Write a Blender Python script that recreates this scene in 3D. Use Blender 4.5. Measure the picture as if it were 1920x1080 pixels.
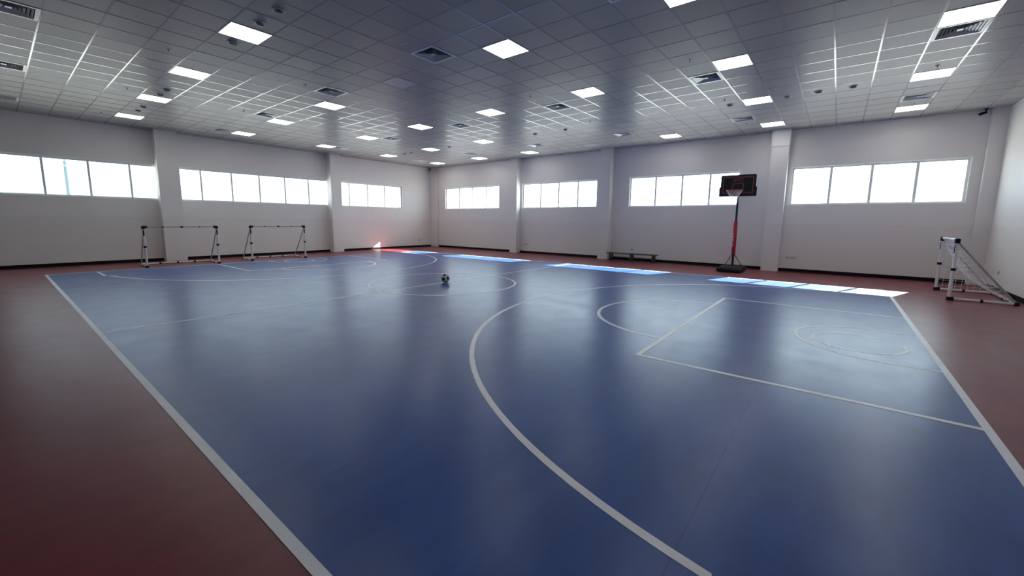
import bpy, bmesh, math, random
from mathutils import Vector, Matrix
random.seed(7)
C = bpy.context.scene.collection
for o in list(bpy.data.objects): bpy.data.objects.remove(o)

# ------------------------------------------------------------------ camera, sky, sun, exposure
CAM = Vector((18.809, -16.115, 1.5496))
RX = Vector((0.78377, 0.62095, 0.010813)); UP = Vector((-0.092694, 0.099747, 0.990686)); FW = Vector((-0.614091, 0.777475, -0.135738))
cam = bpy.data.cameras.new('camera'); camo = bpy.data.objects.new('camera', cam); C.objects.link(camo)
cam.sensor_width = 36; cam.lens = 14.3533; cam.shift_y = -0.011024; cam.clip_start = 0.05; cam.clip_end = 500
camo.matrix_world = Matrix(((RX.x, UP.x, -FW.x, CAM.x), (RX.y, UP.y, -FW.y, CAM.y), (RX.z, UP.z, -FW.z, CAM.z), (0, 0, 0, 1)))
bpy.context.scene.camera = camo
sc = bpy.context.scene
sc.view_settings.view_transform = 'Standard'; sc.view_settings.look = 'None'
sc.view_settings.gamma = 1; sc.view_settings.use_curve_mapping = False
sc.view_settings.exposure = -0.08

SKY = 5.6; SUN = 54.0; PANEL = 11.5
w = bpy.data.worlds.new('sky'); sc.world = w; w.use_nodes = True
w.node_tree.nodes['Background'].inputs[0].default_value = (0.82, 0.94, 1.0, 1)
# hazy sky, brighter on the sun's side (the sun stands beyond the back wall, to its right)
_n = w.node_tree; _tc = _n.nodes.new('ShaderNodeTexCoord'); _dp = _n.nodes.new('ShaderNodeVectorMath'); _dp.operation = 'DOT_PRODUCT'
_dp.inputs[1].default_value = Vector((0.49, 1.42, 1.0)).normalized(); _n.links.new(_tc.outputs['Generated'], _dp.inputs[0])
_mr = _n.nodes.new('ShaderNodeMapRange'); _mr.interpolation_type = 'SMOOTHSTEP'
_mr.inputs['From Min'].default_value = -0.3; _mr.inputs['From Max'].default_value = 1.0; _mr.inputs['To Min'].default_value = SKY * 0.5; _mr.inputs['To Max'].default_value = SKY * 1.7
_n.links.new(_dp.outputs['Value'], _mr.inputs['Value']); _n.links.new(_mr.outputs['Result'], w.node_tree.nodes['Background'].inputs[1])
sl = bpy.data.lights.new('sun', 'SUN'); sl.energy = SUN; sl.angle = 0.009; sl.color = (1.0, 0.96, 0.9)
so = bpy.data.objects.new('sun', sl); C.objects.link(so)
so.rotation_euler = Vector((-0.49, -1.42, -1.0)).to_track_quat('-Z', 'Y').to_euler()

# ------------------------------------------------------------------ dimensions (metres)
L = 21.91; D = 18.5; H = 4.506
LX = 10.992; LY = -13.2615          # one ceiling light; lights every 3 m, tiles every 0.6 m
Z0, Z1 = 2.15, 3.33                 # window sill and head
CX, CY = 11.213, -9.24              # centre of the court
GX0, GX1 = 2.54, 19.885; TY1, TY0 = -3.08, -15.40

# ------------------------------------------------------------------ helpers
def nd(nt, t, **k):
    n = nt.nodes.new(t)
    for a, v in k.items(): setattr(n, a, v)
    return n
def mat(name, col, rough=0.6, metal=0.0, spec=0.5, noise=0.0, nscale=8.0, bump=0.0, bscale=60.0, coat=0.0):
    m = bpy.data.materials.new(name); m.use_nodes = True; nt = m.node_tree; b = nt.nodes['Principled BSDF']
    b.inputs['Base Color'].default_value = (*col, 1); b.inputs['Roughness'].default_value = rough
    b.inputs['Metallic'].default_value = metal; b.inputs['Specular IOR Level'].default_value = spec
    b.inputs['Coat Weight'].default_value = coat
    g = nd(nt, 'ShaderNodeNewGeometry')
    if noise > 0:
        n = nd(nt, 'ShaderNodeTexNoise'); n.inputs['Scale'].default_value = nscale; n.inputs['Detail'].default_value = 4
        nt.links.new(g.outputs['Position'], n.inputs['Vector'])
        r = nd(nt, 'ShaderNodeMapRange'); r.inputs['To Min'].default_value = 1 - noise; r.inputs['To Max'].default_value = 1 + noise
        nt.links.new(n.outputs['Fac'], r.inputs['Value'])
        mx = nd(nt, 'ShaderNodeVectorMath', operation='SCALE'); mx.inputs[0].default_value = col
        nt.links.new(r.outputs['Result'], mx.inputs['Scale']); nt.links.new(mx.outputs['Vector'], b.inputs['Base Color'])
    if bump > 0:
        n = nd(nt, 'ShaderNodeTexNoise'); n.inputs['Scale'].default_value = bscale
        nt.links.new(g.outputs['Position'], n.inputs['Vector'])
        bp = nd(nt, 'ShaderNodeBump'); bp.inputs['Strength'].default_value = bump; bp.inputs['Distance'].default_value = 0.002
        nt.links.new(n.outputs['Fac'], bp.inputs['Height']); nt.links.new(bp.outputs['Normal'], b.inputs['Normal'])
    return m

def floor_mat(name, col, rough):
    """vinyl sports floor: mottled colour, scuffed uneven gloss, joints between the 1.8 m rolls"""
    m = bpy.data.materials.new(name); m.use_nodes = True; nt = m.node_tree; b = nt.nodes['Principled BSDF']; b.inputs['Specular IOR Level'].default_value = 0.4
    g = nd(nt, 'ShaderNodeNewGeometry')
    n1 = nd(nt, 'ShaderNodeTexNoise'); n1.inputs['Scale'].default_value = 0.8; n1.inputs['Detail'].default_value = 6
    n2 = nd(nt, 'ShaderNodeTexNoise'); n2.inputs['Scale'].default_value = 7; n2.inputs['Detail'].default_value = 4; n2.inputs['Roughness'].default_value = 0.5
    n3 = nd(nt, 'ShaderNodeTexNoise'); n3.inputs['Scale'].default_value = 2.5; n3.inputs['Detail'].default_value = 5
    mp = nd(nt, 'ShaderNodeMapping'); mp.inputs['Scale'].default_value = (1.0, 0.35, 1)
    nt.links.new(g.outputs['Position'], mp.inputs['Vector'])
    for n in (n1, n3): nt.links.new(g.outputs['Position'], n.inputs['Vector'])
    nt.links.new(mp.outputs['Vector'], n2.inputs['Vector'])
    a = nd(nt, 'ShaderNodeMath', operation='ADD'); nt.links.new(n1.outputs['Fac'], a.inputs[0]); nt.links.new(n2.outputs['Fac'], a.inputs[1])
    r = nd(nt, 'ShaderNodeMapRange'); r.inputs['From Min'].default_value = 0.6; r.inputs['From Max'].default_value = 1.4
    r.inputs['To Min'].default_value = 0.8; r.inputs['To Max'].default_value = 1.22
    nt.links.new(a.outputs[0], r.inputs['Value'])
    # roll joints: thin darker lines every 1.83 m across X
    sx = nd(nt, 'ShaderNodeSeparateXYZ'); nt.links.new(g.outputs['Position'], sx.inputs[0])
    ad = nd(nt, 'ShaderNodeMath', operation='ADD'); ad.inputs[1].default_value = 1.83 * 2 - 0.04; nt.links.new(sx.outputs['X'], ad.inputs[0])
    md = nd(nt, 'ShaderNodeMath', operation='MODULO'); md.inputs[1].default_value = 1.83; nt.links.new(ad.outputs[0], md.inputs[0])
    lt = nd(nt, 'ShaderNodeMath', operation='LESS_THAN'); lt.inputs[1].default_value = 0.007; nt.links.new(md.outputs[0], lt.inputs[0])
    sb = nd(nt, 'ShaderNodeMath', operation='MULTIPLY_ADD'); sb.inputs[1].default_value = -0.3
    nt.links.new(lt.outputs[0], sb.inputs[0]); nt.links.new(r.outputs['Result'], sb.inputs[2])
    v = nd(nt, 'ShaderNodeVectorMath', operation='SCALE'); v.inputs[0].default_value = col
    nt.links.new(sb.outputs[0], v.inputs['Scale']); nt.links.new(v.outputs['Vector'], b.inputs['Base Color'])
    r2 = nd(nt, 'ShaderNodeMapRange'); r2.inputs['From Min'].default_value = 0.3; r2.inputs['From Max'].default_value = 0.7
    r2.inputs['To Min'].default_value = rough - 0.01; r2.inputs['To Max'].default_value = rough + 0.04
    nt.links.new(n3.outputs['Fac'], r2.inputs['Value']); nt.links.new(r2.outputs['Result'], b.inputs['Roughness'])
    bp = nd(nt, 'ShaderNodeBump'); bp.inputs['Strength'].default_value = 0.10; bp.inputs['Distance'].default_value = 0.003
    nt.links.new(n2.outputs['Fac'], bp.inputs['Height']); nt.links.new(bp.outputs['Normal'], b.inputs['Normal'])
    return m

def wall_mat(name, hi, lo):
    """painted plaster, a slightly warmer scrubbable paint below 1.55 m"""
    m = mat(name, hi, 0.55, spec=0.35, noise=0.03, nscale=1.5, bump=0.15, bscale=90)
    nt = m.node_tree; b = nt.nodes['Principled BSDF']; src = b.inputs['Base Color'].links[0].from_socket
    g = nd(nt, 'ShaderNodeNewGeometry'); s = nd(nt, 'ShaderNodeSeparateXYZ'); nt.links.new(g.outputs['Position'], s.inputs[0])
    lt = nd(nt, 'ShaderNodeMath', operation='LESS_THAN'); lt.inputs[1].default_value = 1.54; nt.links.new(s.outputs['Z'], lt.inputs[0])
    mx = nd(nt, 'ShaderNodeMix', data_type='RGBA'); mx.inputs['B'].default_value = (*lo, 1)
    nt.links.new(lt.outputs[0], mx.inputs['Factor']); nt.links.new(src, mx.inputs['A']); nt.links.new(mx.outputs['Result'], b.inputs['Base Color'])
    return m

def tile_mat(name):
    m = mat(name, (0.5, 0.5, 0.5), 0.40, spec=0.2, bump=0.12, bscale=45); nt = m.node_tree; b = nt.nodes['Principled BSDF']
    g = nd(nt, 'ShaderNodeNewGeometry')
    sb = nd(nt, 'ShaderNodeVectorMath', operation='SUBTRACT'); sb.inputs[1].default_value = (LX - 0.3, LY - 0.3, 0)
    dv = nd(nt, 'ShaderNodeVectorMath', operation='SCALE'); dv.inputs['Scale'].default_value = 1 / 0.6
    fl = nd(nt, 'ShaderNodeVectorMath', operation='FLOOR'); wn = nd(nt, 'ShaderNodeTexWhiteNoise', noise_dimensions='2D')
    nt.links.new(g.outputs['Position'], sb.inputs[0]); nt.links.new(sb.outputs[0], dv.inputs[0]); nt.links.new(dv.outputs[0], fl.inputs[0]); nt.links.new(fl.outputs[0], wn.inputs['Vector'])
    r = nd(nt, 'ShaderNodeMapRange'); r.inputs['To Min'].default_value = 0.92; r.inputs['To Max'].default_value = 1.06
    nt.links.new(wn.outputs['Value'], r.inputs['Value'])
    v = nd(nt, 'ShaderNodeVectorMath', operation='SCALE'); v.inputs[0].default_value = (0.35, 0.345, 0.335)
    nt.links.new(r.outputs['Result'], v.inputs['Scale']); nt.links.new(v.outputs['Vector'], b.inputs['Base Color'])
    return m

def glass_mat():
    m = bpy.data.materials.new('window_glass'); m.use_nodes = True; nt = m.node_tree; nt.nodes.clear()
    out = nd(nt, 'ShaderNodeOutputMaterial'); t = nd(nt, 'ShaderNodeBsdfTransparent'); t.inputs[0].default_value = (0.93, 0.97, 0.98, 1)
    gl = nd(nt, 'ShaderNodeBsdfGlossy'); gl.inputs['Roughness'].default_value = 0.02
    lw = nd(nt, 'ShaderNodeLayerWeight'); pw = nd(nt, 'ShaderNodeMath', operation='POWER'); pw.inputs[1].default_value = 5
    fr = nd(nt, 'ShaderNodeMath', operation='MULTIPLY_ADD'); fr.inputs[1].default_value = 0.95; fr.inputs[2].default_value = 0.04
    lw.inputs['Blend'].default_value = 0.5; nt.links.new(lw.outputs['Facing'], pw.inputs[0]); nt.links.new(pw.outputs[0], fr.inputs[0])
    mx = nd(nt, 'ShaderNodeMixShader'); nt.links.new(fr.outputs[0], mx.inputs[0]); nt.links.new(t.outputs[0], mx.inputs[1]); nt.links.new(gl.outputs[0], mx.inputs[2])
    nt.links.new(mx.outputs[0], out.inputs[0]); return m
def emit_mat(name, col, s):
    m = bpy.data.materials.new(name); m.use_nodes = True; b = m.node_tree.nodes['Principled BSDF']
    b.inputs['Base Color'].default_value = (0.8, 0.8, 0.8, 1); b.inputs['Emission Color'].default_value = (*col, 1); b.inputs['Emission Strength'].default_value = s
    return m

M = dict(
    red=floor_mat('red_sports_vinyl', (0.165, 0.024, 0.036), 0.33),
    blue=floor_mat('blue_sports_vinyl', (0.028, 0.083, 0.285), 0.295),
    line=mat('white_line_paint', (0.74, 0.75, 0.80), 0.42, noise=0.12, nscale=5),
    wall=wall_mat('wall_paint', (0.76, 0.735, 0.72), (0.74, 0.70, 0.68)),
    black=mat('black_vinyl_skirting', (0.006, 0.006, 0.007), 0.6, spec=0.15),
    tile=tile_mat('ceiling_tile_board'),
    tee=mat('ceiling_tee_enamel', (0.42, 0.43, 0.43), 0.16, metal=0.0, spec=0.9),
    frame=mat('white_window_frame', (0.80, 0.84, 0.84), 0.35),
    glass=glass_mat(),
    ltrim=mat('lamp_trim', (0.35, 0.35, 0.35), 0.4),
    lamp=emit_mat('lit_lamp_diffuser', (1, 0.99, 0.96), PANEL),
    lampoff=mat('unlit_lamp_diffuser', (0.42, 0.42, 0.44), 0.4),
    vent=mat('vent_enamel', (0.60, 0.64, 0.64), 0.3, metal=0.2),
    dark=mat('duct_black', (0.01, 0.011, 0.012), 0.7),
    device=mat('detector_plastic', (0.16, 0.165, 0.17), 0.45),
    ring=mat('detector_ring', (0.55, 0.55, 0.55), 0.35),
    brass=mat('sprinkler_metal', (0.25, 0.24, 0.22), 0.3, metal=1),
    pipe=mat('white_goal_pipe', (0.68, 0.67, 0.66), 0.35),
    steel=mat('grey_goal_tube', (0.36, 0.36, 0.36), 0.4),
    plastic=mat('black_plastic', (0.007, 0.007, 0.010), 0.55, spec=0.2),
    cord=mat('white_net_cord', (0.85, 0.85, 0.85), 0.8),
    post_red=mat('red_post_padding', (0.42, 0.008, 0.03), 0.45),
    post_black=mat('black_post', (0.008, 0.009, 0.012), 0.4),
    post_grey=mat('grey_post', (0.10, 0.11, 0.11), 0.4, metal=0.4),
    board=mat('black_backboard', (0.010, 0.013, 0.012), 0.4, spec=0.3),
    print_red=mat('dull_red_print', (0.16, 0.030, 0.045), 0.4),
    rim=mat('red_rim', (0.35, 0.05, 0.07), 0.4),
    bench=mat('dark_grey_bench_metal', (0.05, 0.055, 0.06), 0.4, metal=0.3),
    socket=mat('socket_plate', (0.52, 0.51, 0.50), 0.4),
    white=mat('white_print', (0.65, 0.62, 0.62), 0.5),
    ballw=mat('ball_white', (0.55, 0.58, 0.56), 0.35),
    ballb=mat('ball_black', (0.010, 0.013, 0.014), 0.35),
    ground=mat('pale_concrete_ground', (0.42, 0.40, 0.37), 0.9, noise=0.1, nscale=0.5),
    outwall=mat('outside_render', (0.55, 0.53, 0.5), 0.9),
    lamppost=mat('galvanised_post', (0.10, 0.14, 0.17), 0.6),
)

class MB:
    """collects boxes, tubes and revolved shapes into one mesh"""
    def __init__(s): s.v = []; s.f = []; s.m = []; s.sm = []
    def add(s, vs, fs, mi=0, smooth=False):
        k = len(s.v); s.v += [tuple(v) for v in vs]; s.f += [tuple(i + k for i in f) for f in fs]; s.m += [mi] * len(fs); s.sm += [smooth] * len(fs); return s
    def box(s, x0, x1, y0, y1, z0, z1, mi=0):
        return s.add([(x0, y0, z0), (x1, y0, z0), (x1, y1, z0), (x0, y1, z0), (x0, y0, z1), (x1, y0, z1), (x1, y1, z1), (x0, y1, z1)],
                     [(0, 3, 2, 1), (4, 5, 6, 7), (0, 1, 5, 4), (1, 2, 6, 5), (2, 3, 7, 6), (3, 0, 4, 7)], mi)
    def tube(s, pts, r, n=10, mi=0, closed=False):
        pts = [Vector(p) for p in pts]; N = len(pts); rs = r if isinstance(r, (list, tuple)) else [r] * N
        vs = []; prev = None
        for i, p in enumerate(pts):
            if closed: t = pts[(i + 1) % N] - pts[i - 1]
            else: t = pts[min(i + 1, N - 1)] - pts[max(i - 1, 0)]
            t.normalize()
            if prev is None:
                a = Vector((0, 0, 1)) if abs(t.z) < 0.9 else Vector((1, 0, 0)); u = t.cross(a).normalized()
            else: u = (prev - t * prev.dot(t)).normalized()
            prev = u; w_ = t.cross(u)
            for k in range(n):
                a = 2 * math.pi * k / n; vs.append(p + (u * math.cos(a) + w_ * math.sin(a)) * rs[i])
        fs = []
        for i in range(N if closed else N - 1):
            j = (i + 1) % N
            for k in range(n): fs.append((i * n + k, i * n + (k + 1) % n, j * n + (k + 1) % n, j * n + k))
        s.add(vs, fs, mi, True)
        if not closed: s.add(vs[:n], [tuple(range(n))[::-1]], mi); s.add(vs[-n:], [tuple(range(n))], mi)
        return s
    def lathe(s, prof, c=(0, 0, 0), n=20, mi=0, smooth=True):
        vs = []; fs = []
        for (r, z) in prof:
            for k in range(n):
                a = 2 * math.pi * k / n; vs.append((c[0] + r * math.cos(a), c[1] + r * math.sin(a), c[2] + z))
        for i in range(len(prof) - 1):
            for k in range(n): fs.append((i * n + k, i * n + (k + 1) % n, (i + 1) * n + (k + 1) % n, (i + 1) * n + k))
        fs.append(tuple(range(n))[::-1]); fs.append(tuple(range((len(prof) - 1) * n, len(prof) * n)))
        return s.add(vs, fs, mi, smooth)
    def mesh(s, name, mats):
        me = bpy.data.meshes.new(name); me.from_pydata(s.v, [], s.f)
        for m in (mats if isinstance(mats, (list, tuple)) else [mats]): me.materials.append(m)
        me.polygons.foreach_set('material_index', s.m); me.polygons.foreach_set('use_smooth', s.sm); me.update()
        return me
    def build(s, name, mats, parent=None, loc=(0, 0, 0), bevel=0.0):
        o = bpy.data.objects.new(name, s.mesh(name, mats)); C.objects.link(o); o.location = loc
        if parent: o.parent = parent
        if bevel:
            b = o.modifiers.new('bevel', 'BEVEL'); b.width = bevel; b.segments = 2; b.limit_method = 'ANGLE'
        return o
def link(name, me, parent=None, loc=(0, 0, 0), rz=0):
    o = bpy.data.objects.new(name, me); C.objects.link(o); o.location = loc; o.rotation_euler.z = rz
    if parent: o.parent = parent
    return o
def struct(o, label=None):
    o['kind'] = 'structure'
    if label: o['label'] = label
    return o
def tag(o, label, cat, group=None):
    o['label'] = label; o['category'] = cat
    if group: o['group'] = group
    return o
def thing(name, label, cat, loc=(0, 0, 0), rz=0, group=None):
    o = bpy.data.objects.new(name, None); C.objects.link(o); o.location = loc; o.rotation_euler.z = rz; o.empty_display_size = 0.1
    return tag(o, label, cat, group)
def dup(root, loc, label):
    r = root.copy(); C.objects.link(r); r.location = loc; r['label'] = label
    for ch in list(root.children):
        c = ch.copy(); C.objects.link(c); c.parent = r
        for g in ch.children:
            d_ = g.copy(); C.objects.link(d_); d_.parent = c
    return r
def pix(p):
    q = Vector(p) - CAM; z = q.dot(FW)
    if z < 0.1: return None
    return 960 + 765.51 * q.dot(RX) / z, 518.8 - 765.51 * q.dot(UP) / z, z
def inview(p, m=30):
    q = pix(p); return q is not None and -m < q[0] < 1920 + m and -m < q[1] < 1080 + m

# ------------------------------------------------------------------ outside
struct(MB().box(-60, 90, -70, 70, -0.5, -0.25).build('ground', M['ground']), 'pale concrete ground outside the hall')

# ------------------------------------------------------------------ floor, court and painted lines
fl = struct(MB().box(0, L, -D, 0, -0.2, 0).build('floor', M['red']), 'glossy dark red sports floor around a blue court')
court = MB().box(GX0, GX1, TY0, TY1, -0.01, 0.002).build('court_surface', M['blue'], fl); court['label'] = 'blue court area of the sports floor'
LW = 0.056
def strip(name, pts, w_=LW, closed=False, z=0.0035):
    pts = [Vector((p[0], p[1])) for p in pts]; N = len(pts); vs = []; fs = []
    for i, p in enumerate(pts):
        if closed: a, b = pts[i - 1], pts[(i + 1) % N]
        else: a, b = pts[max(i - 1, 0)], pts[min(i + 1, N - 1)]
        t = (b - a).normalized(); n = Vector((-t.y, t.x))
        for s_ in (-1, 1): vs.append((*(p + n * s_ * w_ / 2), z))
    for i in range(N if closed else N - 1):
        j = (i + 1) % N; fs.append((2 * i, 2 * j, 2 * j + 1, 2 * i + 1))
    k = len(vs); vs += [(v[0], v[1], 0.001) for v in vs]
    for i in range(N if closed else N - 1):
        j = (i + 1) % N; fs.append((2 * i + k, 2 * j + k, 2 * j, 2 * i)); fs.append((2 * i + 1, 2 * j + 1, 2 * j + 1 + k, 2 * i + 1 + k))
    return MB().add(vs, fs).build(name, M['line'], fl)
def arc(cx, cy, r, a0, a1, n=72): return [(cx + r * math.cos(math.radians(a0 + (a1 - a0) * i / n)), cy + r * math.sin(math.radians(a0 + (a1 - a0) * i / n))) for i in range(n + 1)]
e = LW / 2
strip('touch_line', [(GX0, TY0 + e), (GX1, TY0 + e)], 0.055); strip('touch_line', [(GX0, TY1 - e), (GX1, TY1 - e)], 0.05)
strip('goal_line', [(GX0 + e, TY0), (GX0 + e, TY1)]); strip('goal_line', [(GX1 - e, TY0), (GX1 - e, TY1)], 0.06)
strip('halfway_line', [(CX, TY0), (CX, TY1)], z=0.004)
strip('centre_circle', arc(CX, CY, 1.78, 0, 355, 95), closed=True)
for s_ in (1, -1):
    fx = lambda x: x if s_ == 1 else 2 * CX - x
    def S(name, pts, w_=LW, z=0.0038): strip(name, [(fx(x), y) for x, y in pts], w_, z=z)
    a0 = 90 + 7
    S('three_point_arc', [(GX1, CY + 5.17), (18.55, CY + 5.17)] + arc(19.3, CY, 5.13, 99, 261) + [(18.55, CY - 5.17), (GX1, CY - 5.17)])
    S('key_side_line', [(17.07, -11.55), (GX1, -11.55)]); S('key_side_line', [(17.07, -6.80), (GX1, -6.80)])
    S('free_throw_line', [(17.10, -11.57), (17.10, -6.78)], 0.06, 0.004)
    S('free_throw_circle', arc(17.10, -9.15, 1.52, 90, 270, 48))
    S('restraining_arc', [(GX1, CY + 1.1), (19.45, CY + 1.1)] + arc(19.4, -9.06, 0.93, 90, 270, 40) + [(19.45, -9.99), (GX1, -9.99)], 0.045)
    S('hoop_mark', arc(19.15, -9.17, 0.48, 60, 380, 48), 0.045)

# ------------------------------------------------------------------ walls
def wall_boxes(horizontal_range, openings, T=0.32):
    """yield (a0,a1,z0,z1) rectangles of a wall with window openings"""
    a, b = horizontal_range; R = [(a, b, -0.2, Z0), (a, b, Z1, H + 0.4)]; p = a
    for (o0, o1) in sorted(openings): R.append((p, o0, Z0, Z1)); p = o1
    R.append((p, b, Z0, Z1)); return R
WB = [(1.20, 5.19), (6.66, 10.64), (12.08, 16.03), (17.50, 21.40)]
WA = [(-6.0, -2.05), (-12.05, -6.1), (-16.15, -12.15)]
T = 0.32
m = MB()
for a0, a1, z0, z1 in wall_boxes((-T, L + T), WB): m.box(a0, a1, 0, T, z0, z1)
wb = struct(m.build('wall_back', M['wall']), 'long plastered wall with four separate windows and three pilasters')
m = MB()
for a0, a1, z0, z1 in wall_boxes((-D, 0), WA): m.box(-T, 0, a0, a1, z0, z1)
wa = struct(m.build('wall_left', M['wall']), 'plastered wall with a ribbon of windows and two pilasters')
wc = struct(MB().box(L, L + T, -D, 0, -0.2, H + 0.4).build('wall_right', M['wall']), 'blank white plastered wall at the right end')
wf = struct(MB().box(-T, L + T, -D - T, -D, -0.2, H + 0.4).build('wall_front', M['wall']), 'blank plastered wall behind the camera')
for x0, x1 in ((6.15, 6.57), (10.93, 11.38), (16.91, 17.38)):
    MB().box(x0, x1, -0.33, 0.01, 0, H).build('pilaster', M['wall'], wb)
    MB().box(x0 - 0.012, x1 + 0.012, -0.35, 0.012, 3.99, H).build('pilaster_head', M['wall'], wb)
MB().box(0, 0.6, -0.10, 0.01, 0, H).build('corner_pilaster', M['wall'], wb)
MB().box(21.62, L, -0.15, 0.01, 0, H).build('corner_pilaster', M['wall'], wb)
for y0, y1 in ((-12.42, -11.82), (-6.27, -5.77)):
    MB().box(-0.01, 0.38, y0, y1, 0, H).build('pilaster', M['wall'], wa)
# canopy slabs outside, over the window heads
struct(MB().box(-T, L + T, T, 0.64, Z1, Z1 + 0.2).build('trim_1', M['outwall']), 'concrete sun shade slab outside above the windows')
# skirting
BH = 0.10
m = MB(); segs = [(0.6, 6.15), (6.57, 10.93), (11.38, 16.91), (17.38, 21.62)]
for a, b in segs: m.box(a, b, -0.018, 0, 0, BH)
struct(m.build('baseboard_back', M['black']), 'black skirting along the back wall')
m = MB()
for a, b in ((-D, -12.42), (-11.82, -6.27), (-5.77, -0.1)): m.box(0, 0.018, a, b, 0, BH)
struct(m.build('baseboard_left', M['black']), 'black skirting along the left wall')
struct(MB().box(L - 0.018, L, -D, -0.15, 0, BH).build('baseboard_right', M['black']), 'black skirting along the right wall')
struct(MB().box(0, L, -D, -D + 0.018, 0, BH).build('baseboard_front', M['black']), 'black skirting behind the camera')

# ------------------------------------------------------------------ windows
def window(idx, a0, a1, mull, axis, label):
    """axis 'x': in the back wall (plane y=0); axis 'y': in the left wall (plane x=0)"""
    F = 0.055; mh = 0.034 if axis == 'x' else 0.027
    def B(u0, u1, d0, d1, z0, z1, mb):
        if axis == 'x': mb.box(u0, u1, d0, d1, z0, z1)
        else: mb.box(-d1, -d0, u0, u1, z0, z1)
        return mb
    m = MB()
    B(a0, a1, 0.07, 0.13, Z0, Z0 + F, m); B(a0, a1, 0.07, 0.13, Z1 - F, Z1, m)
    B(a0, a0 + F, 0.07, 0.13, Z0 + F, Z1 - F, m); B(a1 - F, a1, 0.07, 0.13, Z0 + F, Z1 - F, m)
    # slim casing bead round the reveal, flush with the wall
    root = struct(m.build('window_%d' % idx, M['frame']), label)
    t = MB(); B(a0 - 0.025, a1 + 0.025, -0.008, 0.004, Z1, Z1 + 0.025, t); B(a0 - 0.025, a0, -0.008, 0.004, Z0 - 0.0, Z1, t); B(a1, a1 + 0.025, -0.008, 0.004, Z0, Z1, t)
    t.build('casing_bead', M['frame'], root)
    B(a0, a1, -0.004, 0.07, Z0 - 0.004, Z0 + 0.006, MB()).build('sill', M['frame'], root)
    for x in mull: B(x - mh, x + mh, 0.075, 0.125, Z0 + F, Z1 - F, MB()).build('mullion', M['frame'], root)
    edges = [a0 + F] + list(mull) + [a1 - F]
    for i in range(len(edges) - 1):
        u0 = edges[i] + (mh if i else 0); u1 = edges[i + 1] - (mh if i < len(edges) - 2 else 0)
        B(u0, u1, 0.097, 0.103, Z0 + F, Z1 - F, MB()).build('pane', M['glass'], root)
window(1, *WB[0], [2.25, 3.25, 4.22], 'x', 'four pane window of the back wall nearest the far corner')
window(2, *WB[1], [7.70, 8.69, 9.68], 'x', 'four pane window between the first and second back wall pilasters')
window(3, *WB[2], [13.11, 14.10, 15.06], 'x', 'four pane window partly behind the basketball backboard')
window(4, *WB[3], [18.50, 19.45, 20.41], 'x', 'four pane window above the small goal at the right')
window(5, *WA[0], [-5.12, -4.12, -3.12], 'y', 'ribbon window section of the left wall nearest the far corner')
window(6, *WA[1], [-11.09, -10.09, -9.10, -8.10, -7.09], 'y', 'six pane ribbon window section between the two left wall pilasters')
window(7, *WA[2], [-15.02, -14.04, -13.06], 'y', 'ribbon window section of the left wall nearest the camera')

# ------------------------------------------------------------------ ceiling: slab, tees, tiles
ce = struct(MB().box(-T, L + T, -D - T, T, H + 0.03, H + 0.4).build('ceiling', M['dark']), 'suspended ceiling of square grey tiles in a shiny metal grid')
PT = 0.6; xb = [LX - 0.3 + PT * i for i in range(-17, 19)]; yb = [LY - 0.3 + PT * j for j in range(-8, 23)]
for x in xb: MB().box(x - 0.013, x + 0.013, -D, 0, H - 0.003, H + 0.025).build('main_tee', M['tee'], ce)
for y in yb: MB().box(0, L, y - 0.012, y + 0.012, H - 0.002, H + 0.024).build('cross_tee', M['tee'], ce)
edge = MB(); edge.box(0, 0.02, -D, 0, H - 0.003, H + 0.02); edge.box(L - 0.02, L, -D, 0, H - 0.003, H + 0.02); edge.box(0, L, -0.02, 0, H - 0.003, H + 0.02); edge.box(0, L, -D, -D + 0.02, H - 0.003, H + 0.02)
edge.build('wall_angle', M['tee'], ce)
lights = {}
for i in range(-3, 4):
    for j in range(0, 5): lights[(i * 5, j * 5)] = 'on'
lights[(0, 5)] = 'off'; lights[(0, 20)] = 'off'; del lights[(0, 15)]; del lights[(5, 15)]
vents = [(i, j) for j in (-4, 4, 11, 18) for i in (-15, -9, -3, 3, 9, 15)]
taken = set(lights) | set(vents)
cand = []; rest = MB()
full = MB().box(-0.288, 0.288, -0.288, 0.288, 0.0, 0.014).mesh('ceiling_tile', M['tile'])
XB = [0] + xb + [L]; YB = [-D] + yb + [0]
for i in range(len(XB) - 1):
    for j in range(len(YB) - 1):
        if (i - 18, j - 9) in taken: continue
        x0, x1, y0, y1 = XB[i], XB[i + 1], YB[j], YB[j + 1]
        if min(x1 - x0, y1 - y0) < 0.03: continue
        c = ((x0 + x1) / 2, (y0 + y1) / 2, H); q = pix(c); area = 0
        if q and inview(c, 5):
            P = [pix((a, b, H)) for a, b in ((x0, y0), (x1, y0), (x1, y1), (x0, y1))]
            if all(P): area = abs(sum(P[k][0] * P[(k + 1) % 4][1] - P[(k + 1) % 4][0] * P[k][1] for k in range(4))) / 2
        cand.append((area, x0, x1, y0, y1))
cand.sort(key=lambda t: -t[0])
for k, (ar, x0, x1, y0, y1) in enumerate(cand):
    full_size = abs(x1 - x0 - PT) < 1e-3 and abs(y1 - y0 - PT) < 1e-3
    if k < 300 and ar > 0:
        if full_size: link('ceiling_tile', full, ce, ((x0 + x1) / 2, (y0 + y1) / 2, H + 0.001 + random.uniform(-0.0006, 0.0006)))
        else: MB().box(x0 + 0.012, x1 - 0.012, y0 + 0.012, y1 - 0.012, H + 0.001, H + 0.015).build('ceiling_tile', M['tile'], ce)
    else: rest.box(x0 + 0.012, x1 - 0.012, y0 + 0.012, y1 - 0.012, H + 0.001, H + 0.015)
ro = rest.build('ceiling_tiles_beyond', M['tile'], ce); ro['kind'] = 'stuff'; ro['label'] = 'remaining smaller looking ceiling tiles'

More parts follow.
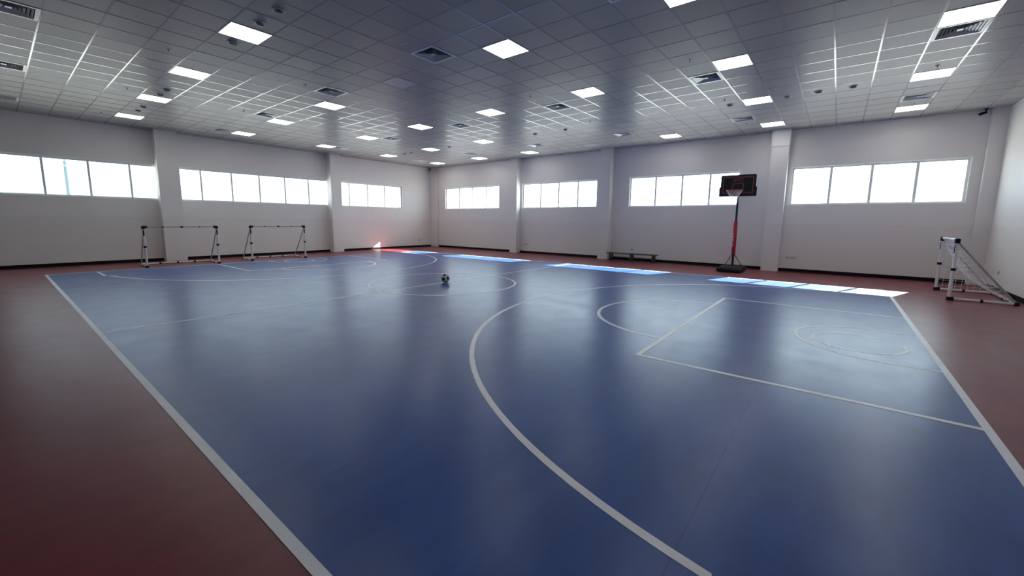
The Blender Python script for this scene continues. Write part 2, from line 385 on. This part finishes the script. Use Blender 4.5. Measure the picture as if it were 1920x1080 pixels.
# ------------------------------------------------------------------ ceiling lights
ORD = ['first', 'second', 'third', 'fourth', 'fifth', 'sixth', 'seventh']
def ringmesh(o, i_, z0, z1):
    return MB().box(-o, o, -o, -i_, z0, z1).box(-o, o, i_, o, z0, z1).box(-o, -i_, -i_, i_, z0, z1).box(i_, o, -i_, i_, z0, z1)
trim_me = ringmesh(0.298, 0.286, -0.006, 0.02).mesh('trim_frame', M['ltrim'])
dif_me = MB().box(-0.286, 0.286, -0.286, 0.286, -0.002, 0.012).mesh('diffuser', M['lamp'])
dif_off = MB().box(-0.286, 0.286, -0.286, 0.286, -0.002, 0.012).mesh('diffuser', M['lampoff'])
for (i, j), st in sorted(lights.items()):
    x, y = LX + i * PT, LY + j * PT; col = i // 5 + 3; row = 4 - j // 5
    if st == 'on': lab = 'lit ceiling light, %s from left wall, %s row from back wall' % (ORD[col], ORD[row])
    else: lab = 'unlit ceiling panel, fourth from left wall, %s row from back wall' % ORD[row]
    t = thing('ceiling_light', lab, 'ceiling light', (x, y, H), 0, 'square ceiling lights')
    link('trim_frame', trim_me, t); link('diffuser', dif_me if st == 'on' else dif_off, t)

# ------------------------------------------------------------------ air diffusers
vf = ringmesh(0.293, 0.245, -0.007, 0.012).mesh('vent_frame', M['vent'])
vb = MB().box(-0.245, 0.245, -0.245, 0.245, 0.022, 0.026).mesh('duct_opening', M['dark'])
blades = []
for k, r in enumerate((0.235, 0.195, 0.155, 0.115, 0.075)):
    m = MB(); ri = r - 0.024; z0, z1 = -0.004, 0.018
    for (ax, ay) in ((1, 0), (0, 1), (-1, 0), (0, -1)):
        px, py = -ay, ax
        o = [(ax * r + px * r, ay * r + py * r, z0), (ax * r - px * r, ay * r - py * r, z0), (ax * ri - px * ri, ay * ri - py * ri, z1), (ax * ri + px * ri, ay * ri + py * ri, z1)]
        u = [(a, b, c + 0.002) for a, b, c in o]
        m.add(o + u, [(0, 1, 2, 3), (7, 6, 5, 4), (0, 4, 5, 1), (1, 5, 6, 2), (2, 6, 7, 3), (3, 7, 4, 0)])
    blades.append(m.mesh('louvre', M['vent']))
vcore = MB().box(-0.035, 0.035, -0.035, 0.035, 0.0, 0.004).mesh('centre_plate', M['vent'])
vrow = {18: 'first', 11: 'second', 4: 'third', -4: 'fourth'}
for (i, j) in vents:
    x, y = LX + i * PT, LY + j * PT; col = (i + 15) // 6
    t = thing('air_diffuser', 'square louvred air vent, %s from left wall, %s vent row from back wall' % (ORD[col], vrow[j]), 'air vent', (x, y, H), 0, 'square louvred ceiling vents')
    link('vent_frame', vf, t); link('duct_opening', vb, t); link('centre_plate', vcore, t)
    for b in blades: link('louvre', b, t)

# ------------------------------------------------------------------ sprinklers and detectors
sp_plate = MB().lathe([(0.012, -0.006), (0.034, -0.004), (0.036, 0.0)], n=14).mesh('escutcheon', M['ring'])
sp_body = MB().lathe([(0.016, -0.046), (0.017, -0.043), (0.004, -0.041), (0.006, -0.026), (0.011, -0.020), (0.011, -0.004)], n=12).mesh('sprinkler_body', M['brass'])
prow = {19: 'first', 14: 'second', 9: 'third', 3: 'fourth', -1: 'fifth'}
for j in (-1, 3, 9, 14, 19):
    for i in (-15, -9, -3, 3, 9, 15):
        p = (LX + i * PT, LY + j * PT, H)
        if not inview(p, 0): continue
        t = thing('sprinkler', 'pendent sprinkler head, %s from left wall, %s sprinkler row from back wall' % (ORD[(i + 15) // 6], prow[j]), 'sprinkler', p, 0, 'sprinkler heads on the ceiling')
        link('escutcheon', sp_plate, t); link('sprinkler_body', sp_body, t)
dt_base = MB().lathe([(0.072, -0.012), (0.082, -0.006), (0.082, 0.0)], n=22).mesh('detector_base', M['ring'])
dt_head = MB().lathe([(0.02, -0.042), (0.045, -0.038), (0.056, -0.026), (0.060, -0.012)], n=22).mesh('detector_head', M['device'])
DET = [(2.08, 0, 'dark round smoke detector at the top edge, right of the largest left light'),
       (1, 0, 'round smoke detector with a pale ring just above the largest left light'),
       (-0.9, 0, 'round smoke detector just below the largest left light'),
       (-8, 0, 'dark round smoke detector above the third light of the left row'),
       (-9, 0, 'dark round smoke detector touching the third light of the left row'),
       (-12, 0, 'dark round smoke detector above the farthest light of the left row'),
       (-13.1, 0, 'dark round smoke detector close to the farthest light of the left row'),
       (-13, 15, 'leftmost dark smoke detector in the row nearest the far corner'),
       (-12.2, 15, 'dark smoke detector beside the leftmost one near the far corner'),
       (-8.1, 15, 'dark smoke detector left of the second row light facing the far corner'),
       (-1, 15, 'dark smoke detector third in line right of the far corner lights'),
       (1, 15, 'dark smoke detector left of the second row vent, above a back window'),
       (9, 15, 'dark smoke detector left of the second row light above the backboard'),
       (11, 15, 'dark smoke detector just right of the second row light above the backboard'),
       (12, 15, 'middle of three dark smoke detectors right of the light above the backboard'),
       (13, 15, 'rightmost and largest of the three dark smoke detectors on the right')]
for i, j, lab in DET:
    t = thing('smoke_detector', lab, 'smoke detector', (LX + i * PT, LY + j * PT, H), 0, 'round smoke detectors')
    link('detector_base', dt_base, t); link('detector_head', dt_head, t)

# ------------------------------------------------------------------ security cameras
def cctv(loc, rz, lab):
    t = thing('security_camera', lab, 'camera', loc, rz)
    MB().lathe([(0.04, 0.0), (0.04, -0.018), (0.025, -0.026)], n=16).build('ceiling_mount', M['plastic'], t)
    MB().tube([(0, 0, -0.02), (0, 0, -0.06), (-0.03, 0, -0.09)], 0.014).build('bracket_arm', M['plastic'], t)
    MB().tube([(0.01, 0, -0.085), (-0.07, 0, -0.112), (-0.12, 0, -0.13)], [0.028, 0.032, 0.032], 14).build('camera_body', M['plastic'], t)
    MB().tube([(-0.118, 0, -0.129), (-0.127, 0, -0.132)], 0.02, 12).build('lens', M['dark'], t)
cctv((21.50, -0.12, H), 0.15, 'black bullet security camera under the ceiling at the right corner')
cctv((0.12, -0.2, H), -0.8, 'small black security camera high in the far left corner')

# ------------------------------------------------------------------ wall sockets
def socket(loc, rz, w_, lab):
    t = thing('wall_socket', lab, 'socket', loc, rz)
    MB().box(-w_ / 2, w_ / 2, -0.012, 0, -0.043, 0.043).build('face_plate', M['socket'], t, bevel=0.004)
    n = max(1, round(w_ / 0.09))
    for k in range(n):
        x = -w_ / 2 + w_ * (k + 0.5) / n
        MB().box(x - 0.022, x + 0.022, -0.015, -0.0125, -0.022, 0.022).build('outlet', M['device'] if n == 1 else M['socket'], t)
socket((12.30, 0, 0.44), 0, 0.09, 'small grey wall socket just above the dark bench')
socket((17.70, 0, 0.45), 0, 0.30, 'wide socket plate right of the pilaster beside the basketball hoop')
socket((6.90, 0, 0.42), 0, 0.30, 'wide socket plate right of the back wall pilaster nearest the far corner')
socket((0, -0.95, 0.40), math.pi / 2, 0.09, 'small wall socket on the left wall near the far corner')
socket((L, -1.37, 0.45), -math.pi / 2, 0.11, 'small grey socket on the right wall behind the netted goal')

# ------------------------------------------------------------------ football on the centre spot
def football():
    t = thing('football', 'black and white football resting on the centre spot', 'ball', (11.26, -9.24, 0.0))
    bm = bmesh.new(); bmesh.ops.create_icosphere(bm, subdivisions=5, radius=0.11)
    ico = bmesh.new(); bmesh.ops.create_icosphere(ico, subdivisions=1, radius=1); dirs = [v.co.normalized() for v in ico.verts]
    cen = [f.calc_center_median().normalized() for f in ico.faces]; ico.free()
    rot = Matrix.Rotation(0.5, 3, 'X') @ Matrix.Rotation(0.3, 3, 'Y'); dirs = [rot @ d for d in dirs]; cen = [rot @ d for d in cen]
    for f in bm.faces:
        c = f.calc_center_median().normalized(); f.smooth = True
        f.material_index = 1 if max(c.dot(d) for d in dirs) > 0.925 else 0
    for v in bm.verts:                      # stitched seams sit a little lower
        n = v.co.normalized(); s_ = sorted([(n.dot(d) + 0.0) for d in dirs] + [n.dot(d) * 1.005 for d in cen])
        if s_[-1] - s_[-2] < 0.006: v.co *= 0.99
    me = bpy.data.meshes.new('leather_shell'); bm.to_mesh(me); bm.free(); me.materials.append(M['ballw']); me.materials.append(M['ballb'])
    link('leather_shell', me, t, (0, 0, 0.114))
football()

# ------------------------------------------------------------------ goals
def goal(lab, loc, rz, W, dep, net, hh=1.25, lean=0.0, group=None, rp=0.029):
    """local frame: opening faces -x at x=0, back at x=dep, width along y, centred"""
    t = thing('football_goal', lab, 'goal', loc, rz, group)
    h = W / 2; xt = lean
    for s_ in (-1, 1):
        y = s_ * h
        p = MB().tube([(0, y, 0.03), (xt, y, hh - 0.03)], rp, 14).build('front_post', M['pipe'], t)
        MB().tube([(xt * 0.5, y, hh * 0.49), (xt * 0.53, y, hh * 0.535)], rp + 0.011, 12).build('joint_collar', M['plastic'], p)
        MB().tube([(xt * 0.77 - 0.012, y, hh * 0.78), (xt * 0.92 - 0.012, y, hh * 0.92)], [rp * 0.75, rp * 0.75], 10).build('grip_sleeve', M['plastic'], p)
        MB().tube([(-0.0, y, 0.0), (0, y, 0.07)], rp + 0.012, 12).tube([(0, y, 0.035), (0.07, y, 0.035)], rp + 0.008, 12).build('bottom_corner_joint', M['plastic'], t)
        MB().tube([(xt, y, hh - 0.075), (xt, y, hh + 0.022)], rp + 0.014, 12).tube([(xt, y, hh - 0.008), (xt, y - s_ * 0.09, hh - 0.008)], rp + 0.009, 12).build('top_corner_joint', M['plastic'], t)
        q = MB().tube([(0.05, y, 0.034), (dep, y, 0.034)], rp * 0.9, 12).build('side_base_bar', M['pipe'], t)
        MB().tube([(dep * 0.5 - 0.02, y, 0.034), (dep * 0.5 + 0.02, y, 0.034)], rp * 0.9 + 0.006, 12).build('joint_collar', M['plastic'], q)
        MB().tube([(xt + 0.02, y, hh - 0.06), (xt * 0.5 + dep * 0.5, y, hh * 0.5 - 0.01), (dep - 0.01, y, 0.05)], 0.017, 10).build('rear_stay', M['steel'], t)
        MB().tube([(dep - 0.03, y, 0.036), (dep + 0.035, y, 0.036)], rp + 0.006, 12).build('rear_corner_joint', M['plastic'], t)
    cb = MB().tube([(xt, -h + 0.05, hh - 0.008), (xt, h - 0.05, hh - 0.008)], rp if net else 0.016, 14).build('crossbar', M['pipe'] if net else M['steel'], t)
    if not net:
        for y in (0.0,): MB().tube([(xt, y - 0.035, hh - 0.008), (xt, y + 0.035, hh - 0.008)], 0.026, 12).build('joint_collar', M['plastic'], cb)
        for y in (-h * 0.5, h * 0.5): MB().tube([(xt, y - 0.02, hh - 0.008), (xt, y + 0.02, hh - 0.008)], 0.019, 12).build('joint_collar', M['plastic'], cb)
    else:
        m = MB()                            # worn dark print on the front of the crossbar, too small to read
        for k in range(9):
            y0 = -0.15 + k * 0.055; m.box(xt - rp - 0.002, xt - rp * 0.8, y0, y0 + 0.032 + 0.01 * (k % 2), hh - 0.022 - 0.004 * (k % 3), hh - 0.002)
        m.build('worn_print', M['steel'], cb)
    rb = MB().tube([(dep, -h, 0.034), (dep, h, 0.034)], rp * 0.9, 12).build('rear_base_bar', M['pipe'], t)
    for y in (-h * 0.5, 0, h * 0.5): MB().tube([(dep, y - 0.025, 0.034), (dep, y + 0.025, 0.034)], rp * 0.9 + (0.010 if y == 0 else 0.004), 12).build('joint_collar', M['plastic'], rb)
    if net:
        m = MB(); nu = 12; nv = 14; r = 0.0045
        def P(u, v):                        # v: 0 at crossbar .. 1 at rear bar; sags below the stays in the middle
            x = xt + (dep - xt) * v; z = (hh - 0.03) * (1 - v) + 0.03 * v
            s_ = math.sin(math.pi * v) * (0.12 + 0.10 * math.sin(math.pi * (u * 0.5 + 0.5)))
            return Vector((x - s_ * 0.75, u * h, max(0.02, z - s_ * 0.55)))
        for i in range(nu + 1):
            u = -1 + 2 * i / nu; m.tube([P(u, k / 24) for k in range(25)], r, 4)
        for k in range(1, nv):
            m.tube([P(-1 + 2 * i / 16, k / nv) for i in range(17)], r, 4)
        for s_ in (-1, 1):                  # side nets between stay, post foot and base bar
            for k in range(1, nv):          # short cords from the stay down to the sagging edge
                v = k / nv; a = Vector((xt + (dep - xt) * v, s_ * h, (hh - 0.06) * (1 - v) + 0.05 * v)); b = P(s_, v)
                m.tube([a, b], r, 4)
            for q in (0.33, 0.66):
                m.tube([Vector((xt + (dep - xt) * v, s_ * h, (hh - 0.06) * (1 - v) + 0.05 * v)).lerp(P(s_, v), q) for v in [k / 20 for k in range(21)]], r, 4)
        for k in range(1, 9):               # taut panel at the far side, down to the base bar
            x = dep * k / 9; zt = (hh - 0.06) * (1 - x / dep) + 0.03
            m.tube([(x, h, 0.05), (x + 0.01, h - 0.02, zt * 0.5), (x, h, zt)], 0.0032, 4)
        for k in range(1, 10):
            z = hh * k / 10; m.tube([(0.01, h, z), (max(0.02, dep * (1 - z / hh)), h, z)], 0.0032, 4)
        m.build('goal_net', M['cord'], t)
    return t
goal('netless white folding football goal nearer the camera along the left wall', (2.40, -12.375, 0), math.radians(180 - 3), 1.85, 1.10, False)
goal('netless white folding football goal by the left wall, nearer the far corner', (2.28, -9.435, 0), math.radians(180 - 4), 1.85, 1.13, False)
goal('small white football goal with a net in the right corner', (20.79, -2.93, 0), math.radians(-1), 1.72, 0.92, True, hh=1.26)

# ------------------------------------------------------------------ basketball hoop
def hoop():
    t = thing('basketball_hoop', 'portable basketball hoop with a red padded pole and black backboard', 'basketball hoop', (16.19, -1.05, 0), 0.0)
    b = MB()
    bt = 0.17; x0, x1, y0, y1 = -0.34, 0.36, -0.70, 0.36
    b.add([(x0, y0, 0.012), (x1, y0, 0.012), (x1, y1, 0.012), (x0, y1, 0.012), (x0, y0, 0.10), (x1, y0, 0.10), (x1, y1, 0.10), (x0, y1, 0.10),
           (x0 + 0.05, y0 + 0.10, bt), (x1 - 0.05, y0 + 0.10, bt), (x1 - 0.05, y1 - 0.05, bt), (x0 + 0.05, y1 - 0.05, bt)],
          [(3, 2, 1, 0), (0, 1, 5, 4), (1, 2, 6, 5), (2, 3, 7, 6), (3, 0, 4, 7), (4, 5, 9, 8), (5, 6, 10, 9), (6, 7, 11, 10), (7, 4, 8, 11), (8, 9, 10, 11)])
    base = b.build('base_tank', M['plastic'], t, bevel=0.025)
    MB().lathe([(0.03, 0.0), (0.035, 0.004), (0.035, 0.022), (0.03, 0.026)], (0.22, 0.15, bt - 0.003), 14).build('fill_cap', M['dark'], base)
    for x in (-0.2, 0.22):
        MB().tube([(x - 0.02, y1 + 0.02, 0.04), (x + 0.02, y1 + 0.02, 0.04)], 0.04, 14).build('wheel', M['plastic'], t)
    MB().tube([(0, 0, bt - 0.02), (0, 0, 0.56)], 0.036, 16).build('lower_pole', M['post_black'], t)
    pad = MB().tube([(0, 0, 0.545), (0, 0, 0.56), (0, 0, 1.60), (0, 0, 1.615)], [0.05, 0.058, 0.058, 0.05], 18).build('red_pole_padding', M['post_red'], t)
    pad['label'] = 'red pole padding with worn white vertical lettering'
    # worn, unreadable vertical white lettering on the padding
    m = MB(); rnd = random.Random(3); R = 0.0585
    for k, z in enumerate([1.17, 1.08, 1.0, 0.93, 0.86, 0.79]):
        a0 = math.radians(-128); dA = 0.42
        def seg(u0, u1, v0, v1):
            vs = []
            for rr in (R, R + 0.0015):
                for (u, v) in ((u0, v0), (u1, v0), (u1, v1), (u0, v1)):
                    a = a0 + (u - 0.5) * dA * 2; vs.append((rr * math.cos(a), rr * math.sin(a), z + v * 0.055))
            m.add(vs, [(4, 5, 6, 7), (0, 1, 5, 4), (1, 2, 6, 5), (2, 3, 7, 6), (3, 0, 4, 7)])
        seg(0, 0.3, 0, 1); seg(0.3, 1, 0.75, 1) if k % 2 else seg(0.3, 1, 0, 0.25); seg(0.3, 0.9, 0.4, 0.6)
        if k % 3: seg(0.75, 1, 0, 0.6)
    m.build('white_lettering', M['white'], pad)
    MB().tube([(0, 0, 1.60), (0, 0, 2.22)], 0.033, 16).build('middle_pole', M['post_black'], t)
    MB().tube([(0, 0, 2.20), (0, 0, 2.92)], 0.026, 16).build('upper_pole', M['post_grey'], t)
    for x in (-0.24, 0.26):
        MB().tube([(0.03 * (1 if x > 0 else -1), 0.0, 0.55), (x, 0.05, bt - 0.01)], 0.011, 8).build('brace', M['post_black'], t)
    for z in (2.62, 2.86):
        MB().box(-0.03, 0.03, -0.15, 0.03, z, z + 0.03).build('board_arm', M['post_grey'], t)
    # backboard, faces -y
    bz0, bz1, hw, yb_ = 2.40, 3.075, 0.50, -0.16
    def poly_board(name, pts, y_a, y_b, m_, par, bev=0.0):
        n = len(pts); vs = [(x, y_a, z) for x, z in pts] + [(x, y_b, z) for x, z in pts]
        fs = [tuple(range(n)), tuple(range(n, 2 * n))[::-1]] + [(i, i + n, (i + 1) % n + n, (i + 1) % n) for i in range(n)]
        return MB().add(vs, fs).build(name, m_, par, bevel=bev)
    zc = (bz0 + bz1) / 2 - 0.02
    outline = [(-hw - 0.035, bz0 + 0.02), (-hw - 0.02, bz0), (hw + 0.02, bz0), (hw + 0.035, bz0 + 0.02), (hw + 0.035, zc - 0.05), (hw, zc), (hw, bz1 - 0.03), (hw - 0.03, bz1), (-hw + 0.03, bz1), (-hw, bz1 - 0.03), (-hw, zc), (-hw - 0.035, zc - 0.05)]
    bd = poly_board('backboard', outline, yb_ - 0.02, yb_ + 0.02, M['board'], t); bd['label'] = 'black backboard with dull red border and target square'
    yf = yb_ - 0.0245
    def fr(name, x0, x1, z0, z1, w_, m_):
        MB().box(x0, x1, yf, yf + 0.005, z0, z0 + w_).box(x0, x1, yf, yf + 0.005, z1 - w_, z1).box(x0, x0 + w_, yf, yf + 0.005, z0 + w_, z1 - w_).box(x1 - w_, x1, yf, yf + 0.005, z0 + w_, z1 - w_).build(name, m_, bd)
    fr('border_stripe', -hw + 0.06, hw - 0.06, bz0 + 0.10, bz1 - 0.055, 0.032, M['print_red'])
    fr('target_square', -0.165, 0.165, bz0 + 0.17, bz0 + 0.42, 0.035, M['print_red'])
    m = MB()                                 # blurred red emblem above the square, unreadable in the photo
    for k in range(6): 
        x = -0.135 + k * 0.047; m.box(x, x + 0.034, yf, yf + 0.005, bz0 + 0.48 + 0.006 * k, bz0 + 0.545 + 0.006 * k)
    m.box(-0.15, 0.16, yf, yf + 0.005, bz0 + 0.45, bz0 + 0.465)
    m.build('red_emblem', M['print_red'], bd)
    # bracket, rim and net
    rz_ = 2.565; rc = (-0.02, yb_ - 0.02 - 0.14 - 0.225)
    MB().box(-0.07, 0.05, yb_ - 0.04, yb_ - 0.02, rz_ - 0.07, rz_ + 0.03).box(-0.05, 0.03, yb_ - 0.18, yb_ - 0.03, rz_ - 0.02, rz_ - 0.008).build('rim_bracket', M['rim'], t)
    rim = MB().tube([(rc[0] + 0.225 * math.cos(a), rc[1] + 0.225 * math.sin(a), rz_) for a in [2 * math.pi * k / 36 for k in range(36)]], 0.011, 8, closed=True).build('rim', M['rim'], t)
    m = MB(); NS = 12
    rad = [0.222, 0.19, 0.155, 0.125, 0.105]; zz = [0, -0.06, -0.12, -0.18, -0.24]
    for k in range(NS):
        for sgn in (1, -1):
            pts = []
            for q in range(5):
                a = 2 * math.pi * (k + sgn * q * 0.5) / NS; pts.append((rc[0] + rad[q] * math.cos(a), rc[1] + rad[q] * math.sin(a), rz_ + zz[q]))
            m.tube(pts, 0.0035, 5)
    m.build('hoop_net', M['cord'], rim)
hoop()

# ------------------------------------------------------------------ low bench
def bench():
    t = thing('bench', 'low dark grey metal bench against the back wall beside a pilaster', 'bench', (12.48, -0.42, 0))
    MB().box(-1.03, 1.0, -0.15, 0.15, 0.275, 0.31).build('seat', M['bench'], t, bevel=0.006)
    for x in (-0.88, 0.0, 0.87):
        MB().box(x - 0.035, x + 0.035, -0.13, -0.09, 0.0, 0.276).box(x - 0.035, x + 0.035, 0.09, 0.13, 0.0, 0.276).box(x - 0.03, x + 0.03, -0.09, 0.09, 0.24, 0.276).box(x - 0.03, x + 0.03, -0.09, 0.09, 0.012, 0.05).build('leg', M['bench'], t, bevel=0.004)
    MB().box(-0.85, 0.84, 0.10, 0.12, 0.11, 0.14).build('stretcher', M['bench'], t)
bench()

# ------------------------------------------------------------------ lamp post outside the left windows
t = thing('lamp_post', 'slim lamp post outside, seen through the left ribbon window', 'lamp post', (-9.0, -13.75, -0.25))
MB().tube([(0, 0, 0), (0, 0, 3.3), (0, 0, 7.2)], [0.13, 0.11, 0.07], 16).build('post', M['lamppost'], t)
MB().lathe([(0.22, 0), (0.22, 0.03), (0.13, 0.05), (0.12, 0.4)], (0, 0, 0), 16).build('base_flange', M['lamppost'], t)
MB().tube([(0, 0, 7.1), (0.3, 0, 7.4), (1.2, 0, 7.45)], 0.045, 10).build('arm', M['lamppost'], t)
MB().box(1.1, 1.7, -0.12, 0.12, 7.38, 7.5).build('lamp_head', M['lamppost'], t, bevel=0.02)
